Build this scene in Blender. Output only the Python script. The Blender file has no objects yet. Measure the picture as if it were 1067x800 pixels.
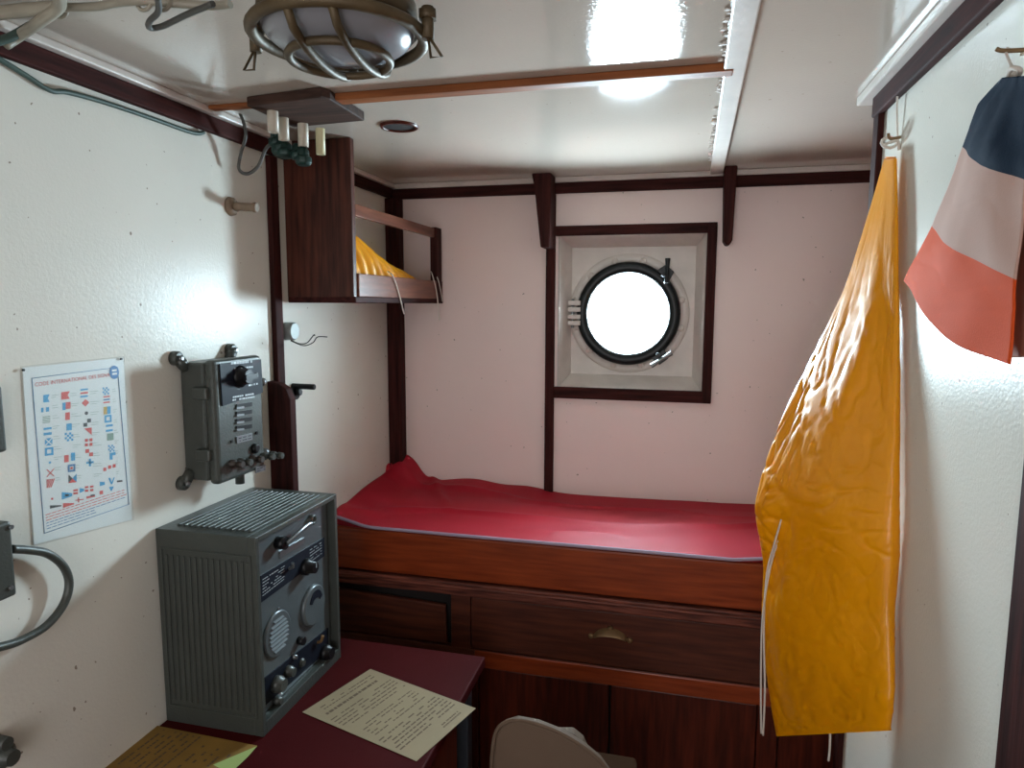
import bpy, bmesh, math, random
from mathutils import Vector, Matrix, noise
random.seed(7)
PI = math.pi
EYE = 1.69                      # height of the lens above the cabin floor
S = bpy.context.scene
C = S.collection

# ------------------------------------------------------------------ camera
RR = Vector((0.971, 0.2397, 0.0032)).normalized()
FF = Vector((-0.2380, 0.9641, -0.1174)).normalized()
RR = (RR - FF * RR.dot(FF)).normalized()
UU = RR.cross(FF)
F = 703.8
cam = bpy.data.cameras.new('camera'); cam.sensor_width = 36; cam.lens = F / 1067 * 36; cam.clip_start = .02
co = bpy.data.objects.new('camera', cam); C.objects.link(co)
co.matrix_world = Matrix(((RR.x, UU.x, -FF.x, 0), (RR.y, UU.y, -FF.y, 0), (RR.z, UU.z, -FF.z, EYE), (0, 0, 0, 1)))
S.camera = co

# ------------------------------------------------------------------ light
S.view_settings.view_transform = 'Standard'; S.view_settings.look = 'None'
S.view_settings.exposure = 1.35; S.view_settings.gamma = 1.0; S.view_settings.use_curve_mapping = False
w = bpy.data.worlds.new('sky'); S.world = w; w.use_nodes = True
w.node_tree.nodes['Background'].inputs[0].default_value = (.80, .90, 1, 1)
w.node_tree.nodes['Background'].inputs[1].default_value = 1.2
PORT = Vector((-.188, 2.58, EYE - .034))       # centre of the porthole
def area(name, loc, rot, sx, sy, power, col, shape='RECTANGLE'):
    l = bpy.data.lights.new(name, 'AREA'); l.shape = shape; l.size = sx; l.size_y = sy; l.energy = power; l.color = col
    o = bpy.data.objects.new(name, l); C.objects.link(o); o.location = loc; o.rotation_euler = rot
    return o
area('porthole_daylight', PORT + Vector((0, .122, 0)), (-PI/2, 0, 0), .34, .34, 29, (.66, .88, 1), 'DISK')
area('back_fill_light', (-.25, -.98, 1.35), (PI/2, 0, 0), .8, 1.3, 3.0, (1, .80, .70))  # unseen warm fill lamp added behind the camera for ambient light

# ------------------------------------------------------------------ pixel rays met with real planes
def ray(px, py): return RR * ((px - 533.5) / F) - UU * ((py - 400) / F) + FF
def AX(px, py, x): d = ray(px, py); p = d * (x / d.x); p.z += EYE; return p
def AY(px, py, y): d = ray(px, py); p = d * (y / d.y); p.z += EYE; return p
def AZ(px, py, z): d = ray(px, py); p = d * ((z - EYE) / d.z); p.z += EYE; return p

# ------------------------------------------------------------------ materials
def lin(h):
    h = h.lstrip('#'); v = [int(h[i:i+2], 16) / 255 for i in (0, 2, 4)]
    return tuple((c / 12.92 if c <= .04045 else ((c + .055) / 1.055) ** 2.4) for c in v) + (1,)
def mat(name, col, rough=.5, metal=0, bump=0, bscale=80, var=.0, vscale=8, spec=.5, coat=0, stretch=(1, 1, 1), col2=None, specks=0):
    m = bpy.data.materials.new(name); m.use_nodes = True
    nt = m.node_tree; N = nt.nodes; L = nt.links; b = N['Principled BSDF']
    c = lin(col) if isinstance(col, str) else col
    b.inputs['Base Color'].default_value = c; b.inputs['Roughness'].default_value = rough; b.inputs['Metallic'].default_value = metal
    b.inputs['Specular IOR Level'].default_value = spec; b.inputs['Coat Weight'].default_value = coat; b.inputs['Coat Roughness'].default_value = .15
    tc = N.new('ShaderNodeTexCoord'); mp = N.new('ShaderNodeMapping'); mp.inputs['Scale'].default_value = stretch
    L.new(tc.outputs['Object'], mp.inputs['Vector'])
    out = None
    if var or col2:
        n = N.new('ShaderNodeTexNoise'); n.inputs['Scale'].default_value = vscale; n.inputs['Detail'].default_value = 6
        L.new(mp.outputs[0], n.inputs['Vector'])
        r = N.new('ShaderNodeValToRGB'); r.color_ramp.elements[0].position = .33; r.color_ramp.elements[1].position = .67
        c2 = lin(col2) if col2 else tuple(x * (1 - var) for x in c[:3]) + (1,)
        r.color_ramp.elements[0].color = c2; r.color_ramp.elements[1].color = c
        L.new(n.outputs['Fac'], r.inputs[0]); out = r.outputs[0]
    if specks:
        n = N.new('ShaderNodeTexNoise'); n.inputs['Scale'].default_value = 75; n.inputs['Detail'].default_value = 1
        L.new(tc.outputs['Object'], n.inputs['Vector'])
        r = N.new('ShaderNodeValToRGB'); r.color_ramp.elements[0].position = specks; r.color_ramp.elements[1].position = specks + .02
        r.color_ramp.elements[0].color = (0, 0, 0, 1); r.color_ramp.elements[1].color = (1, 1, 1, 1)
        L.new(n.outputs['Fac'], r.inputs[0])
        mx = N.new('ShaderNodeMix'); mx.data_type = 'RGBA'
        L.new(r.outputs[0], mx.inputs[0])
        mx.inputs[6].default_value = c
        if out: L.new(out, mx.inputs[6])
        mx.inputs[7].default_value = (.30, .25, .20, 1); out = mx.outputs[2]
    if out: L.new(out, b.inputs['Base Color'])
    if bump:
        n = N.new('ShaderNodeTexNoise'); n.inputs['Scale'].default_value = bscale; n.inputs['Detail'].default_value = 3
        L.new(mp.outputs[0], n.inputs['Vector'])
        bp = N.new('ShaderNodeBump'); bp.inputs['Strength'].default_value = bump; bp.inputs['Distance'].default_value = .002
        L.new(n.outputs['Fac'], bp.inputs['Height']); L.new(bp.outputs[0], b.inputs['Normal'])
    return m
def wood(name, c1, c2, rough=.4, axis=0, coat=0, scale=1.0, spec=.25):
    st = [14 * scale] * 3; st[axis] = 1.1 * scale
    return mat(name, c1, rough, col2=c2, vscale=5, bump=.25, bscale=9, stretch=tuple(st), coat=coat, spec=spec)
M = {}
M['wall'] = mat('cream gloss wall paint', '#e0ddd3', .27, bump=.22, bscale=170, var=.06, vscale=3, specks=.765, spec=.12)
M['wallfar'] = mat('wall paint with pink bounce tint', '#efdad4', .4, bump=.15, bscale=170, var=.04, vscale=3, specks=.79)  # light bounced off the red cover is put into this paler, pinker base colour
M['ceil'] = mat('cream gloss ceiling paint', '#c4b8ac', .07, bump=.13, bscale=150, var=.07, vscale=2.5, specks=.775, spec=.55)
M['white'] = mat('cream painted timber', '#d8cec6', .35, bump=.3, bscale=60, var=.12, vscale=14)
M['trim'] = wood('dark varnished trim', '#46201d', '#281210', .7, 0, spec=.12)
M['trimy'] = wood('dark varnished trim lengthwise', '#46201d', '#281210', .7, 1, spec=.12)
M['trimz'] = wood('dark varnished trim upright', '#46201d', '#281210', .7, 2, spec=.12)
M['bunk'] = wood('orange brown mahogany', '#94401e', '#762f15', .32, 0, .2)
M['bunkd'] = wood('dull brown mahogany', '#5e3122', '#43221a', .4, 0)
M['ledge'] = wood('worn reddish mahogany', '#7e4436', '#3c1b14', .5, 0, 0, 1.6)
M['bunkz'] = wood('dark red mahogany upright grain', '#5a2416', '#3b170f', .35, 2)
M['cab'] = wood('dark cabinet mahogany', '#5a3024', '#341a15', .45, 2)
M['rail'] = wood('light brown mahogany rail', '#7d4a36', '#5e3426', .35, 1)
M['strip'] = wood('orange varnished softwood', '#98592f', '#7c4526', .6, 0)
M['board'] = wood('rough dark board', '#4d352b', '#2f1f1a', .7, 0)
M['desk'] = mat('dark red desk lining', '#451012', .65, bump=.1, bscale=200, var=.25, vscale=3, spec=.06)
M['dark'] = mat('shadow gap black', '#140a08', .8)
M['red'] = mat('red cotton cover', '#ac1229', .6, bump=.15, bscale=300, var=.1, vscale=5, spec=.3)
M['pipe'] = mat('grey mauve piping', '#a393a6', .7, spec=.2)
M['louvre'] = mat('grey louvre', '#5d6467', .65)
M['conduit'] = mat('dirty cream conduit', '#a39c8c', .45, bump=.2, bscale=60, var=.25, vscale=18)
M['term'] = mat('dark tarnished terminal', '#3d3530', .45, metal=.3)
M['grey'] = mat('grey hammered paint', '#474b47', .38, bump=.3, bscale=220, var=.1, vscale=25, metal=.15)
M['greyl'] = mat('light grey panel paint', '#656d70', .3, bump=.1, bscale=220, var=.08, vscale=20, metal=.3)
M['black'] = mat('black bakelite', '#101114', .35, spec=.3)
M['plate'] = mat('blue black engraved plate', '#131824', .55, spec=.2)
M['ink'] = mat('white engraving', '#b9c0c4', .5)
M['chrome'] = mat('dull nickel', '#84888a', .35, metal=.8)
M['ring'] = mat('dark green black painted rim', '#0d1416', .35, spec=.3)
M['brass'] = mat('weathered olive bronze', '#5c4c34', .55, metal=.3, bump=.3, bscale=90, var=.35, vscale=20)
M['bronze'] = mat('aged brass pull', '#8a6c4a', .45, metal=.4, var=.3, vscale=30)
M['opal'] = mat('frosted lamp glass', '#85858a', .22, bump=.1, bscale=60)
M['cable'] = mat('grey cable', '#4b4a46', .5)
M['cableg'] = mat('green grey cable', '#41564f', .5, var=.3, vscale=30)
M['pvc'] = mat('off white plastic pipe', '#c3b8a8', .4)
M['cream'] = mat('cream plastic pipe', '#d6cda4', .4)
M['gland'] = mat('dark green metal gland', '#24403a', .4, metal=.3, var=.4, vscale=60)
M['string'] = mat('white cord', '#dcd2c8', .8, bump=.5, bscale=500)
M['chair'] = mat('beige canvas', '#6a5646', .8, bump=.3, bscale=400, var=.08)
M['paper'] = mat('cream paper', '#988769', .8, var=.12, vscale=9)
M['paper2'] = mat('ochre yellowed paper', '#94712f', .7, var=.3, vscale=12)
M['paperg'] = mat('green printed corner', '#9db06a', .7)
M['print'] = mat('brown black print', '#5f4d38', .8)
M['pegwood'] = mat('bare brown wood', '#8c7560', .6, var=.3, vscale=40)
M['steel'] = mat('blue grey painted steel', '#3a4048', .4, metal=.3)
M['disc'] = mat('grey metal disc', '#8a908e', .4, metal=.2)
M['sheet'] = mat('white poster paper', '#eaf0ef', .35, coat=.5)
for k, c in dict(pb='#2f9fd2', pr='#d84a42', pk='#20252c', pg='#7f9c8c', py='#c6a23c', pt='#3b78a8', pn='#2a7fc0').items(): M[k] = mat('print ' + k, c, .5)
def cloth(name, col, rough, coat=0, trans=.15, spec=.4, bump=.15, bscale=400):
    m = mat(name, col, rough, spec=spec, coat=coat, bump=bump, bscale=bscale, var=.07, vscale=6)
    nt = m.node_tree; b = nt.nodes['Principled BSDF']; out = nt.nodes['Material Output']
    t = nt.nodes.new('ShaderNodeBsdfTranslucent'); t.inputs[0].default_value = lin(col)
    mx = nt.nodes.new('ShaderNodeMixShader'); mx.inputs[0].default_value = trans
    nt.links.new(b.outputs[0], mx.inputs[1]); nt.links.new(t.outputs[0], mx.inputs[2]); nt.links.new(mx.outputs[0], out.inputs[0])
    return m
M['yellow'] = cloth('coated yellow nylon', '#fbaa00', .38, .35, .2, .4, .04, 250)
M['navy'] = cloth('navy bunting', '#14263c', .8, spec=.1)
M['pinkw'] = cloth('aged white bunting', '#cfaa9c', .8, spec=.1)
M['orange'] = cloth('faded orange red bunting', '#e35a2a', .8, spec=.1)
M['salmon'] = cloth('salmon bunting', '#bd7f68', .8)
g = bpy.data.materials.new('window glass'); g.use_nodes = True; nt = g.node_tree; nt.nodes.remove(nt.nodes['Principled BSDF'])
tr = nt.nodes.new('ShaderNodeBsdfTransparent'); gl = nt.nodes.new('ShaderNodeBsdfGlossy'); gl.inputs['Roughness'].default_value = .02
lw_ = nt.nodes.new('ShaderNodeLayerWeight'); pw = nt.nodes.new('ShaderNodeMath'); pw.operation = 'POWER'; pw.inputs[1].default_value = 5
fr = nt.nodes.new('ShaderNodeMath'); fr.operation = 'MULTIPLY_ADD'; fr.inputs[1].default_value = .9; fr.inputs[2].default_value = .04; mx = nt.nodes.new('ShaderNodeMixShader')
nt.links.new(lw_.outputs['Facing'], pw.inputs[0]); nt.links.new(pw.outputs[0], fr.inputs[0]); nt.links.new(fr.outputs[0], mx.inputs[0]); nt.links.new(tr.outputs[0], mx.inputs[1]); nt.links.new(gl.outputs[0], mx.inputs[2])
nt.links.new(mx.outputs[0], nt.nodes['Material Output'].inputs[0]); M['glass'] = g
g = bpy.data.materials.new('clear plastic sleeve'); g.use_nodes = True; nt = g.node_tree; b = nt.nodes['Principled BSDF']
b.inputs['Roughness'].default_value = .15; b.inputs['Base Color'].default_value = lin('#c9d4d2')
tr = nt.nodes.new('ShaderNodeBsdfTransparent'); mx = nt.nodes.new('ShaderNodeMixShader'); mx.inputs[0].default_value = .08
nt.links.new(tr.outputs[0], mx.inputs[1]); nt.links.new(b.outputs[0], mx.inputs[2]); nt.links.new(mx.outputs[0], nt.nodes['Material Output'].inputs[0]); M['sleeve'] = g

# ------------------------------------------------------------------ mesh helpers
class B:
    """collects shapes, then links them as one mesh object"""
    def __init__(s, *mats): s.bm = bmesh.new(); s.mats = list(mats); s.mi = 0
    def m(s, name):
        if name not in s.mats: s.mats.append(name)
        s.mi = s.mats.index(name); return s
    def face(s, vs, smooth=False):
        try: f = s.bm.faces.new(vs)
        except ValueError: return None
        f.material_index = s.mi; f.smooth = smooth; return f
    def box(s, x0, x1, y0, y1, z0, z1):
        v = [s.bm.verts.new((x, y, z)) for z in (z0, z1) for y in (y0, y1) for x in (x0, x1)]
        for q in ((0, 2, 3, 1), (4, 5, 7, 6), (0, 1, 5, 4), (2, 6, 7, 3), (0, 4, 6, 2), (1, 3, 7, 5)): s.face([v[i] for i in q])
        return s
    def prism(s, poly, d):
        """poly: list of 3-D points, extruded by vector d"""
        d = Vector(d); a = [s.bm.verts.new(Vector(p)) for p in poly]; b = [s.bm.verts.new(Vector(p) + d) for p in poly]
        n = len(a); s.face(a[::-1]); s.face(b)
        for i in range(n): s.face([a[i], a[(i+1) % n], b[(i+1) % n], b[i]])
        return s
    def quad(s, pts): s.face([s.bm.verts.new(Vector(p)) for p in pts]); return s
    def cyl(s, p0, p1, r0, r1=None, seg=24, caps=True):
        return s.lathe(p0, p1, [(0, r0), (1, r0 if r1 is None else r1)], seg, caps)
    def lathe(s, p0, p1, prof, seg=28, caps=True, ph=0):
        """prof: (t along p0->p1, radius)"""
        p0 = Vector(p0); p1 = Vector(p1); ax = (p1 - p0).normalized()
        u = ax.orthogonal().normalized(); v = ax.cross(u); rings = []
        for t, r in prof:
            c = p0 + (p1 - p0) * t
            rings.append([s.bm.verts.new(c + (u * math.cos(ph + 2*PI*k/seg) + v * math.sin(ph + 2*PI*k/seg)) * max(r, 1e-5)) for k in range(seg)])
        for a, b in zip(rings, rings[1:]):
            for k in range(seg): s.face([a[k], a[(k+1) % seg], b[(k+1) % seg], b[k]], True)
        if caps: s.face(rings[0][::-1]); s.face(rings[-1])
        return s
    def tube(s, pts, r, seg=10, sub=6, closed=False):
        pts = [Vector(p) for p in pts]
        if sub > 1 and len(pts) > 2:
            q = []; n = len(pts); rng = range(n if closed else n - 1)
            for i in rng:
                P = [pts[(i + k) % n] if closed else pts[min(max(i + k, 0), n - 1)] for k in (-1, 0, 1, 2)]
                for j in range(sub):
                    t = j / sub; q.append(.5 * ((2*P[1]) + (P[2]-P[0])*t + (2*P[0]-5*P[1]+4*P[2]-P[3])*t*t + (3*P[1]-P[0]-3*P[2]+P[3])*t**3))
            if not closed: q.append(pts[-1])
            pts = q
        n = len(pts); rings = []; u = None
        for i, p in enumerate(pts):
            a = pts[(i+1) % n] if (closed or i < n-1) else p; b = pts[i-1] if (closed or i > 0) else p
            t = (a - b).normalized()
            u = t.orthogonal().normalized() if u is None else (u - t * u.dot(t)).normalized()
            v = t.cross(u); rr = r(i / max(n-1, 1)) if callable(r) else r
            rings.append([s.bm.verts.new(p + (u * math.cos(2*PI*k/seg) + v * math.sin(2*PI*k/seg)) * rr) for k in range(seg)])
        for i in range(n if closed else n - 1):
            a, b = rings[i], rings[(i+1) % n]
            for k in range(seg): s.face([a[k], a[(k+1) % seg], b[(k+1) % seg], b[k]], True)
        if not closed: s.face(rings[0][::-1]); s.face(rings[-1])
        return s
    def grid(s, fn, nu, nv, closed_u=False, matfn=None):
        g_ = [[s.bm.verts.new(fn(i / nu, j / nv)) for i in range(nu if closed_u else nu + 1)] for j in range(nv + 1)]
        for j in range(nv):
            for i in range(nu):
                i2 = (i + 1) % nu if closed_u else i + 1
                if matfn: s.m(matfn((i + .5) / nu, (j + .5) / nv))
                s.face([g_[j][i], g_[j][i2], g_[j+1][i2], g_[j+1][i]], True)
        return s
    def text(s, body, size, org, ux, uy):
        cu = bpy.data.curves.new('t', 'FONT'); cu.body = body; cu.size = size; cu.resolution_u = 2
        o = bpy.data.objects.new('t', cu); C.objects.link(o)
        me = bpy.data.meshes.new_from_object(o.evaluated_get(bpy.context.evaluated_depsgraph_get()))
        org = Vector(org); ux = Vector(ux); uy = Vector(uy)
        vs = [s.bm.verts.new(org + ux * v.co.x + uy * v.co.y) for v in me.vertices]
        for p in me.polygons: s.face([vs[i] for i in p.vertices])
        bpy.data.objects.remove(o); bpy.data.curves.remove(cu); bpy.data.meshes.remove(me)
        return s
    def build(s, name, parent=None, bevel=0, solid=0, fix=True, segs=2):
        if fix: bmesh.ops.recalc_face_normals(s.bm, faces=s.bm.faces)
        me = bpy.data.meshes.new(name)
        if parent is not None and parent.type == 'EMPTY': bmesh.ops.translate(s.bm, verts=s.bm.verts, vec=-parent.location)
        elif parent is not None and 'off' in parent: bmesh.ops.translate(s.bm, verts=s.bm.verts, vec=-Vector(parent['off']))
        s.bm.to_mesh(me); s.bm.free()
        for m_ in s.mats: me.materials.append(M[m_])
        o = bpy.data.objects.new(name, me); C.objects.link(o)
        if parent is not None: o.parent = parent
        if solid: md = o.modifiers.new('thickness', 'SOLIDIFY'); md.thickness = solid
        if bevel: md = o.modifiers.new('bevel', 'BEVEL'); md.width = bevel; md.segments = segs; md.limit_method = 'ANGLE'
        return o
def thing(name, label, cat, loc, group=None):
    o = bpy.data.objects.new(name, None); C.objects.link(o); o.location = loc; o.empty_display_size = .05
    return tag(o, label, cat, group)
def tag(o, label, cat, group=None):
    o['label'] = label; o['category'] = cat
    if group: o['group'] = group
    return o
def struct(o): o['kind'] = 'structure'; return o
def sub(b, name, par, root, **k):
    """a sub-part: parent is a mesh part whose own offset equals the root Empty's location"""
    bmesh.ops.translate(b.bm, verts=b.bm.verts, vec=-root.location)
    o = b.build(name, None, **k); o.parent = par; return o

XL, XR, YF, ZC = -1.109, .40, 2.5, EYE + .457
XA = .86                                     # end of the bunk alcove
# ================================================================== the setting
struct(B('ledge').box(XL - .05, XA + .05, -.95, YF, -.05, 0).build('floor'))
struct(B('ceil').box(XL - .05, XA + .05, -.95, YF + .32, ZC, ZC + .05).build('ceiling'))
struct(B('wall').box(XL - .05, XL, -.95, YF + .1, 0, ZC).build('wall_left'))
# right partition, ends before the bunk
struct(B('wall').box(XR, XR + .035, -.95, 1.60, 0, ZC).build('wall_right'))
struct(B('wallfar').box(XA, XA + .05, .9, YF + .1, 0, ZC).build('wall_alcove'))
# far wall with a square splayed opening down to a deeper plate
a0, a1, c0, c1 = AY(581.5, 300, YF).x, AY(735.5, 300, YF).x, AY(660, 405.5, YF).z, AY(660, 244.5, YF).z
YP = 2.58
b0, b1, d0, d1 = AY(594.7, 300, YP).x, AY(725.6, 300, YP).x, AY(660, 390, YP).z, AY(660, 258, YP).z
fw = B('wallfar')
for q in ((XL, a0, 0, ZC), (a1, XA, 0, ZC), (a0, a1, 0, c0), (a0, a1, c1, ZC)): fw.box(q[0], q[1], YF, YF + .03, q[2], q[3])
struct(fw.build('wall_far'))
# unseen back wall with an opening made for the added fill lamp
bw = B('wall')
for q in ((XL, -.65, 0, ZC), (.15, XA, 0, ZC), (-.65, .15, 0, .7), (-.65, .15, 2.0, ZC)): bw.box(q[0], q[1], -.95, -.90, q[2], q[3])
struct(bw.build('wall_back'))
struct(B('wall').box(XR + .035, XA, .90, .95, 0, ZC).build('wall_locker'))

# ---- porthole
W1 = bpy.data.objects.new('window_1', None); C.objects.link(W1); W1.location = PORT; struct(W1)
W1['label'] = 'round porthole with dark rim set in a square recess'
px, py, pz = PORT
f = B('white')
O = [(a0, c0), (a1, c0), (a1, c1), (a0, c1)]; I = [(b0, d0), (b1, d0), (b1, d1), (b0, d1)]
for k in range(4):
    k2 = (k + 1) % 4
    f.quad([(O[k][0], YF - .002, O[k][1]), (O[k2][0], YF - .002, O[k2][1]), (I[k2][0], YP, I[k2][1]), (I[k][0], YP, I[k][1])])
f.build('recess_lining', W1, solid=.006)
RG, RO = .147, .191
def annulus(b, y, r0, poly_r, seg=64, square=None, smooth=False):
    vi = []; vo = []
    for k in range(seg):
        a = 2*PI*k/seg; c, s_ = math.cos(a), math.sin(a)
        vi.append(b.bm.verts.new((px + c*r0, y, pz + s_*r0)))
        if square:
            x0, x1, z0, z1 = square
            t = min(((x1 if c > 0 else x0) - px) / c if abs(c) > 1e-6 else 9, ((z1 if s_ > 0 else z0) - pz) / s_ if abs(s_) > 1e-6 else 9)
            vo.append(b.bm.verts.new((px + c*t, y, pz + s_*t)))
        else: vo.append(b.bm.verts.new((px + c*poly_r, y, pz + s_*poly_r)))
    for k in range(seg): b.face([vi[k], vi[(k+1) % seg], vo[(k+1) % seg], vo[k]])
pl = B('white'); annulus(pl, YP, RG + .004, 0, 96, (b0 - .008, b1 + .008, d0 - .008, d1 + .008)); pl.build('back_plate', W1, solid=.004)
# hull tunnel
tn = B('white').lathe((px, YP, pz), (px, YP + .115, pz), [(0, RG + .004), (1, .166)], 64, False); tn.build('hull_liner', W1, solid=.01)
fl = B('white').lathe((px, YP, pz), (px, YP - .012, pz), [(0, .222), (.7, .222), (1, .217), (1, .180), (0, .180)], 72, False); fl.build('flange', W1)
bo = B('white')
for k in range(12):
    a = 2*PI*(k + .5)/12; x, z = px + .199*math.cos(a), pz + .199*math.sin(a)
    bo.lathe((x, YP - .010, z), (x, YP - .019, z), [(0, .014), (.5, .013), (.85, .008), (1, .001)], 14)
bo.build('flange_bolts', W1)
rm = B('ring').lathe((px, YP - .010, pz), (px, YP - .045, pz), [(0, RO), (.5, RO), (.85, RO - .004), (1, RO - .012), (.95, RG + .008), (.6, RG), (0, RG)], 80, False)
rim = rm.build('rim', W1)
B('glass').cyl((px, YP - .02, pz), (px, YP - .012, pz), RG + .001, seg=64).build('pane', W1)
hg = B('white')
for dz in (.030, .006, -.022, -.045): hg.box(px - .222, px - .174, YP - .047, YP - .008, pz + dz, pz + dz + .018)
hg.m('chrome').cyl((px - .205, YP - .035, pz - .055), (px - .205, YP - .035, pz + .055), .006)
hg.build('hinge', W1, bevel=.003)
for ang, tw in ((48, .35), (-52, .9)):
    a = math.radians(ang); c = Vector((px + .188*math.cos(a), YP - .04, pz + .188*math.sin(a)))
    u = Vector((math.cos(a), 0, math.sin(a))); v = Vector((-math.sin(a), 0, math.cos(a)))
    lt = B('ring'); lt.prism([c - u*.02 - v*.034, c + u*.034 - v*.020, c + u*.034 + v*.020, c - u*.02 + v*.034], (0, .022, 0))
    lt.cyl(c + Vector((0, .01, 0)), c - Vector((0, .04, 0)), .008, seg=12)
    d = u*math.sin(tw) * (1 if ang > 0 else .2) + v*math.cos(tw)
    if ang > 0: d = Vector((.02, 0, 1))
    else: d = Vector((.8, 0, .55))
    d.normalize(); e = c - Vector((0, .035, 0)) + u*.020
    lt.m('ring' if ang > 0 else 'chrome').tube([e - d*.044, e - d*.014, e + d*.014, e + d*.044], lambda t: .0065 + .006*abs(t - .5)*1.2, 10)
    lt.build('dog_latch', W1, bevel=.002)

# ---- trims
def trim(n, b, bevel=.003): return struct(b.build('trim_%d' % n, bevel=bevel))
zt0, zt1 = EYE + .400, EYE + .438
trim(1, B('trimy').box(XL, XL + .016, -.9, YF, zt0 + .004, zt1 + .004))                 # left wall
trim(2, B('trim').box(XL + .016, XA, YF - .016, YF, zt0, zt1))                          # far wall
trim(3, B('trimy').box(XR - .016, XR, -.9, 1.64, zt0 - .004, zt1))                      # right wall
trim(4, B('white').box(XL, XL + .03, -.9, YF, zt1 + .004, ZC))
trim(5, B('white').box(XL + .03, XA, YF - .022, YF, zt1, ZC))
trim(6, B('white').box(XR - .034, XR, -.9, 1.70, zt1, ZC))
trim(7, B('trimz').box(XL, XL + .016, 1.679, 1.716, .3, zt0))                           # left wall upright
trim(8, B('trimz').box(XL, XL + .055, YF - .05, YF, .3, zt0))                           # far left corner
trim(9, B('trimz').box(-.486, -.452, YF - .018, YF, .9, zt0))                           # far wall upright beside the porthole
f = B('trim')
f.box(-.452, AY(745, 300, YF).x, YF - .018, YF, AY(660, 244.5, YF).z, AY(660, 234, YF).z)
f.box(-.452, AY(740, 410, YF).x, YF - .018, YF, AY(660, 417, YF).z, AY(660, 405, YF).z)
trim(10, f)
trim(11, B('trimz').box(AY(735, 300, YF).x, AY(745, 300, YF).x, YF - .02, YF, AY(660, 417, YF).z, AY(660, 234, YF).z))
trim(12, B('trimz').box(XR - .012, XR + .045, 1.60, 1.64, 0, zt1))                      # partition end post
f = B('white'); f.prism([(.086, 2.48, ZC - .014), (.128, 2.48, ZC - .014), (.085, .2, ZC - .014), (.045, .2, ZC - .014)], (0, 0, .014))
trim(13, f)                                                                             # white ceiling batten
trim(14, B('strip').box(XL + .03, -.96, 1.415, 1.44, ZC - .009, ZC).box(-.80, .085, 1.40, 1.438, ZC - .016, ZC))
rf_ = random.Random(5)
fk = B('white')
for k in range(60):
    y = rf_.uniform(1.15, 2.3); x = .082 - (2.48 - y)*.018 + rf_.uniform(-.004, .003); a_ = rf_.uniform(.004, .012)
    fk.prism([(x, y, ZC - .001), (x + .006, y + a_*.4, ZC - .001), (x + .002, y + a_, ZC - .001), (x - .004, y + a_*.6, ZC - .001)], (rf_.uniform(-.004, .004), 0, -rf_.uniform(.002, .006)))
trim(18, fk, 0)
# tapered knees under the far trim
k1 = B('trimz'); zt = ZC
k1.prism([(-.522, 0, zt), (-.452, 0, zt), (-.455, 0, EYE + .20), (-.488, 0, EYE + .20), (-.512, 0, EYE + .41)], (0, .09, 0))
bmesh.ops.translate(k1.bm, verts=k1.bm.verts, vec=(0, YF - .11, 0)); trim(15, k1, .005)
k2 = B('trimz'); k2.prism([(.128, 0, zt), (.170, 0, zt), (.163, 0, EYE + .215), (.156, 0, EYE + .20), (.142, 0, EYE + .20), (.134, 0, EYE + .215)], (0, .075, 0))
bmesh.ops.translate(k2.bm, verts=k2.bm.verts, vec=(0, YF - .095, 0)); trim(16, k2, .005)
# door frame and door leaf on the right partition
trim(17, B('trimz').box(XR - .006, XR, .80, .894, 0, zt0 - .01))
d = struct(B('bunkz').box(XR - .004, XR - .001, .08, .80, .06, 1.98).build('door_1', bevel=.003))

# ================================================================== the bunk
YB = 1.945
def zz(v): return EYE + v
bunk = thing('bunk', 'fitted wooden bunk with drawers and cupboards under a red cover', 'bunk', (-.2, YB, 0))
B('bunk').box(XL, XA, YB, YB + .028, zz(-.866), zz(-.727)).build('side_board', bunk, bevel=.006)
B('ledge').box(XL, XA, YB - .006, YB + .03, zz(-.915), zz(-.872)).box(XL, XA, YB - .014, YB + .03, zz(-.890), zz(-.880)).build('worn_rail', bunk, bevel=.006)
fr = B('bunkd')
fr.box(XL, XA, YB, YB + .025, zz(-1.147), zz(-1.090))                # rail under drawers
fr.box(-.678, -.614, YB, YB + .025, zz(-1.090), zz(-.915))
fr.box(.42, .50, YB, YB + .025, zz(-1.09), zz(-.915))
fr.m('bunkz'); fr.box(XL, XA, YB, YB + .025, 0, .09); fr.box(-.66, -.59, YB, YB + .025, .09, zz(-1.147)); fr.box(.255, .31, YB, YB + .025, .09, zz(-1.147)); fr.box(.70, XA, YB, YB + .025, .09, zz(-.915))
fr.build('front_frame', bunk, bevel=.002)
B('bunk').box(-.60, XA - .16, YB - .003, YB + .02, zz(-1.147), zz(-1.092)).build('lower_rail', bunk, bevel=.003)
B('dark').box(XL, XA, YB + .03, YB + .05, .05, zz(-.87)).build('gap_shade_sheet', bunk)  # black sheet behind the fronts, painting the shade seen in the gaps
B('bunkd').box(XL, XA, YB + .028, YF, zz(-.82), zz(-.80)).build('bed_board', bunk)
dr = B('bunkd').box(-.611, .417, YB + .002, YB + .022, zz(-1.087), zz(-.918)).build('drawer', bunk, bevel=.002)
# cup pull
cc = AY(636, 661, YB)
cp = B('bronze')
cp.grid(lambda u, v: Vector((cc.x - .052*math.cos(PI*u)*(1 - .12*v), YB + .001 - .026*math.sin(PI/2*v)*math.sin(PI*u)**.5, cc.z - .016 + .036*math.sin(PI*u)*(1 - .45*v))), 20, 8)
for sx in (-.058, .058): cp.lathe((cc.x + sx, YB + .002, cc.z - .012), (cc.x + sx, YB - .004, cc.z - .012), [(0, .009), (.6, .008), (1, .003)], 12)
cp.lathe((cc.x, YB + .002, cc.z + .020), (cc.x, YB - .004, cc.z + .020), [(0, .008), (1, .004)], 12)
h = sub(cp, 'cup_handle', dr, bunk); h['label'] = 'aged brass cup handle'
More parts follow.
